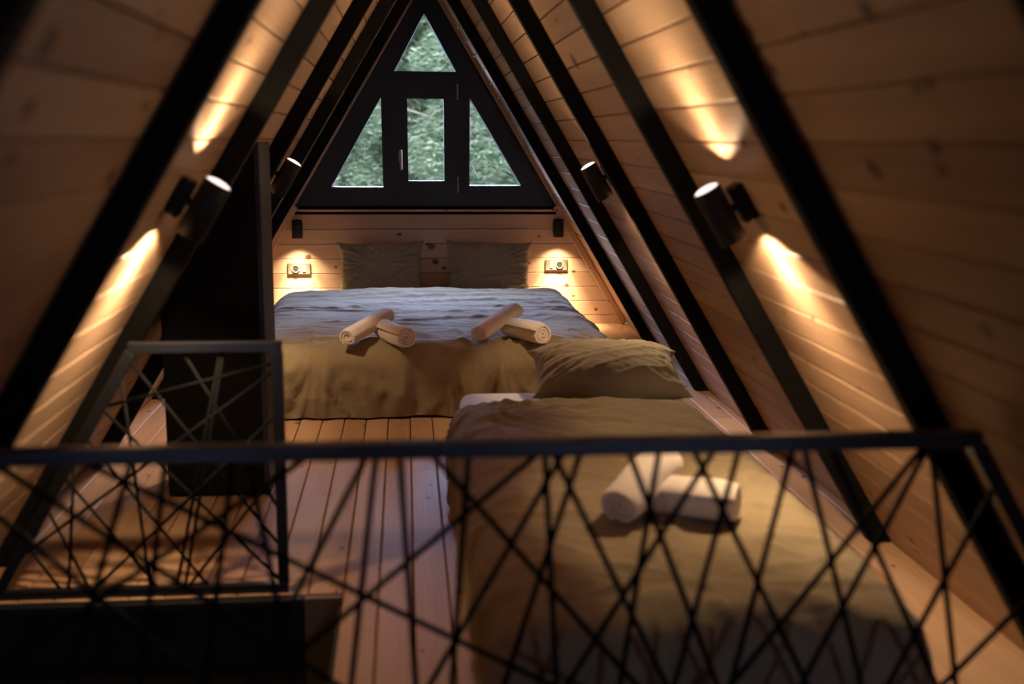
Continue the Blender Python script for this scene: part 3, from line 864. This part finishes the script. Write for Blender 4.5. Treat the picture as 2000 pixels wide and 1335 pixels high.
def railing(label, y, outline, rods, sect, rr):
    """outline: corner points of the frame (centre lines)."""
    r = empty('railing', (0, y, 0)); tag(r, label, 'railing')
    n = len(outline)
    names = ['bottom_rail', 'frame_post', 'top_rail', 'frame_post']
    if n == 5: names = ['bottom_rail', 'frame_post', 'frame_post', 'top_rail', 'frame_post']
    for i in range(n):
        a, b = outline[i], outline[(i + 1) % n]
        d = (Vector(b) - Vector(a)).normalized() * (sect[0] * 0.5)
        top = names[i] in ('top_rail', 'bottom_rail')
        ext = d if top else -d * 1.0
        p0 = Vector((a[0], 0, a[1])) - Vector((ext.x, 0, ext.y)); p1 = Vector((b[0], 0, b[1])) + Vector((ext.x, 0, ext.y))
        bm = bmesh.new(); add_bar(bm, p0, p1, sect[1], sect[0], Vector((0, 1, 0)), 0.003)
        obj(names[i], bm, M['rail'], r)
    for k, s in enumerate(rods):
        x0, z0, x1, z1 = clip_line(s, outline)
        bm = bmesh.new(); off = 0.0
        add_rod(bm, (x0, off, z0), (x1, off, z1), rr, 10)
        obj('rod', bm, M['rod'], r, True)
    return r
def wx(side, z, off): return wall_x(side, z, off)
fr = [(wx(-1, 0.04, 0.085), 0.035), (wx(1, 0.30, 0.06) , 0.035), (wx(1, 0.30, 0.06), 0.30), (wx(1, 0.712, 0.06), 0.712), (wx(-1, 0.712, 0.085), 0.712)]
railing('black steel railing of crossing rods in the foreground, across the whole attic', 1.95, fr, FR, (0.030, 0.030), 0.0058)
br = [(wx(-1, 0.03, 0.09), 0.012), (-0.348, 0.012), (-0.348, 0.697), (wx(-1, 0.697, 0.09), 0.697)]
railing('black steel railing of crossing rods beyond the stair opening, in front of the cabinet', 3.072, br, BR, (0.026, 0.030), 0.0045)
# black edge strip along the far side of the opening
bm = bmesh.new(); add_box(bm, ((X0 + 0.16 - 0.295) / 2, OPEN_Y1 - 0.018, -0.012), (-0.295 - X0 - 0.16, 0.036, 0.024), bevel=0.003)
struct(obj('trim_6', bm, M['metal']), 'black edge strip along the far side of the stair opening', 'trim')

# ------------------------------------------------------------------ forest beyond the window
bm = bmesh.new()
nx_, ny_ = 60, 60
rows = []
for j in range(ny_ + 1):
    row = []
    for i in range(nx_ + 1):
        x = -40 + 80 * i / nx_; y = 9 + 60 * j / ny_
        z = -3.0 + max(0, y - 11) * 0.30 + 1.2 * nz(x * 0.12, y * 0.12) + 0.3 * nz(x * 0.5, y * 0.5)
        row.append(bm.verts.new((x, y, z)))
    rows.append(row)
for a, b in zip(rows[:-1], rows[1:]):
    for k in range(nx_): bm.faces.new((a[k], a[k + 1], b[k + 1], b[k]))
struct(obj('ground', bm, M['hill'], None, True), 'mossy green hillside outside the gable window', 'hillside')
def hill_z(x, y): return -3.0 + max(0, y - 11) * 0.30 + 1.2 * nz(x * 0.12, y * 0.12) + 0.3 * nz(x * 0.5, y * 0.5)
def foliage_mesh(seed, n, h, rad):
    rnd = random.Random(seed); vs, fs = [], []
    for k in range(n):
        t = rnd.random()
        z = h * (0.03 + 0.95 * t)
        rmax = rad * (1 - t) ** 0.75 * (0.75 + 0.25 * math.sin(t * 40 + rnd.random() * 0.6))
        a = rnd.random() * 2 * PI; rr = rmax * rnd.random() ** 0.35
        c = Vector((rr * math.cos(a), rr * math.sin(a), z - 0.25 * rr))
        d = Vector((math.cos(a) + rnd.uniform(-.7, .7), math.sin(a) + rnd.uniform(-.7, .7), rnd.uniform(-0.6, 0.5))).normalized()
        s = d.cross(Vector((rnd.uniform(-1, 1), rnd.uniform(-1, 1), rnd.uniform(-1, 1)))).normalized()
        L = rnd.uniform(0.05, 0.13); W = rnd.uniform(0.006, 0.017)
        b = len(vs)
        vs += [c - s * W, c + s * W, c + d * L + s * W * 0.3, c + d * L - s * W * 0.3]
        fs.append((b, b + 1, b + 2, b + 3))
    me = bpy.data.meshes.new('foliage'); me.from_pydata([tuple(v) for v in vs], [], fs); me.update()
    me.materials.append(M['leaf'])
    return me
def trunk_mesh(seed, h, r0):
    rnd = random.Random(seed); bm = bmesh.new()
    prof = [(r0 * (1 - 0.93 * k / 8), h * k / 8) for k in range(9)]
    add_lathe(bm, prof, 12)
    for k in range(26):
        z = h * rnd.uniform(0.12, 0.9); a = rnd.random() * 2 * PI; L = (1 - z / h) * 1.6 + 0.15
        add_rod(bm, (0, 0, z), (L * math.cos(a), L * math.sin(a), z + rnd.uniform(-0.1, 0.5)), 0.007 + 0.010 * (1 - z / h), 5)
    for v in bm.verts: v.co.x += 0.15 * math.sin(v.co.z * 0.6 + seed)
    me = bpy.data.meshes.new('trunk'); bmesh.ops.recalc_face_normals(bm, faces=bm.faces); bm.to_mesh(me); bm.free(); me.materials.append(M['trunk'])
    return me
FM = [(foliage_mesh(3, 60000, 7.5, 1.5), trunk_mesh(3, 7.4, 0.13)), (foliage_mesh(4, 45000, 5.2, 1.5), trunk_mesh(4, 5.1, 0.10)), (foliage_mesh(5, 34000, 8.5, 1.3), trunk_mesh(5, 8.6, 0.12))]
rnd = random.Random(8)
k = 0
for row, (y, dx, x0_) in enumerate([(17.5, 2.3, -3.4), (21.0, 2.5, -4.4), (25.5, 2.7, -5.2), (31.0, 3.0, -6.5), (38.0, 3.4, -8.2)]):
    x = x0_
    while x < -x0_ + 2.5:
        xx, yy = x + rnd.uniform(-.5, .5), y + rnd.uniform(-1.2, 1.2)
        fm, tm = FM[rnd.choice((0, 1, 1, 2))]
        r = empty('pine_tree', (xx, yy, hill_z(xx, yy) - 0.15), (0, 0, rnd.random() * 6.28))
        s = rnd.uniform(0.85, 1.25); r.scale = (s, s, s)
        tag(r, 'pale green conifer on the hillside outside the gable window', 'tree', 'conifers outside the gable window')
        link_f = bpy.data.objects.new('foliage', fm); C.objects.link(link_f); link_f.parent = r
        link_t = bpy.data.objects.new('trunk', tm); C.objects.link(link_t); link_t.parent = r
        x += dx * rnd.uniform(0.8, 1.2); k += 1
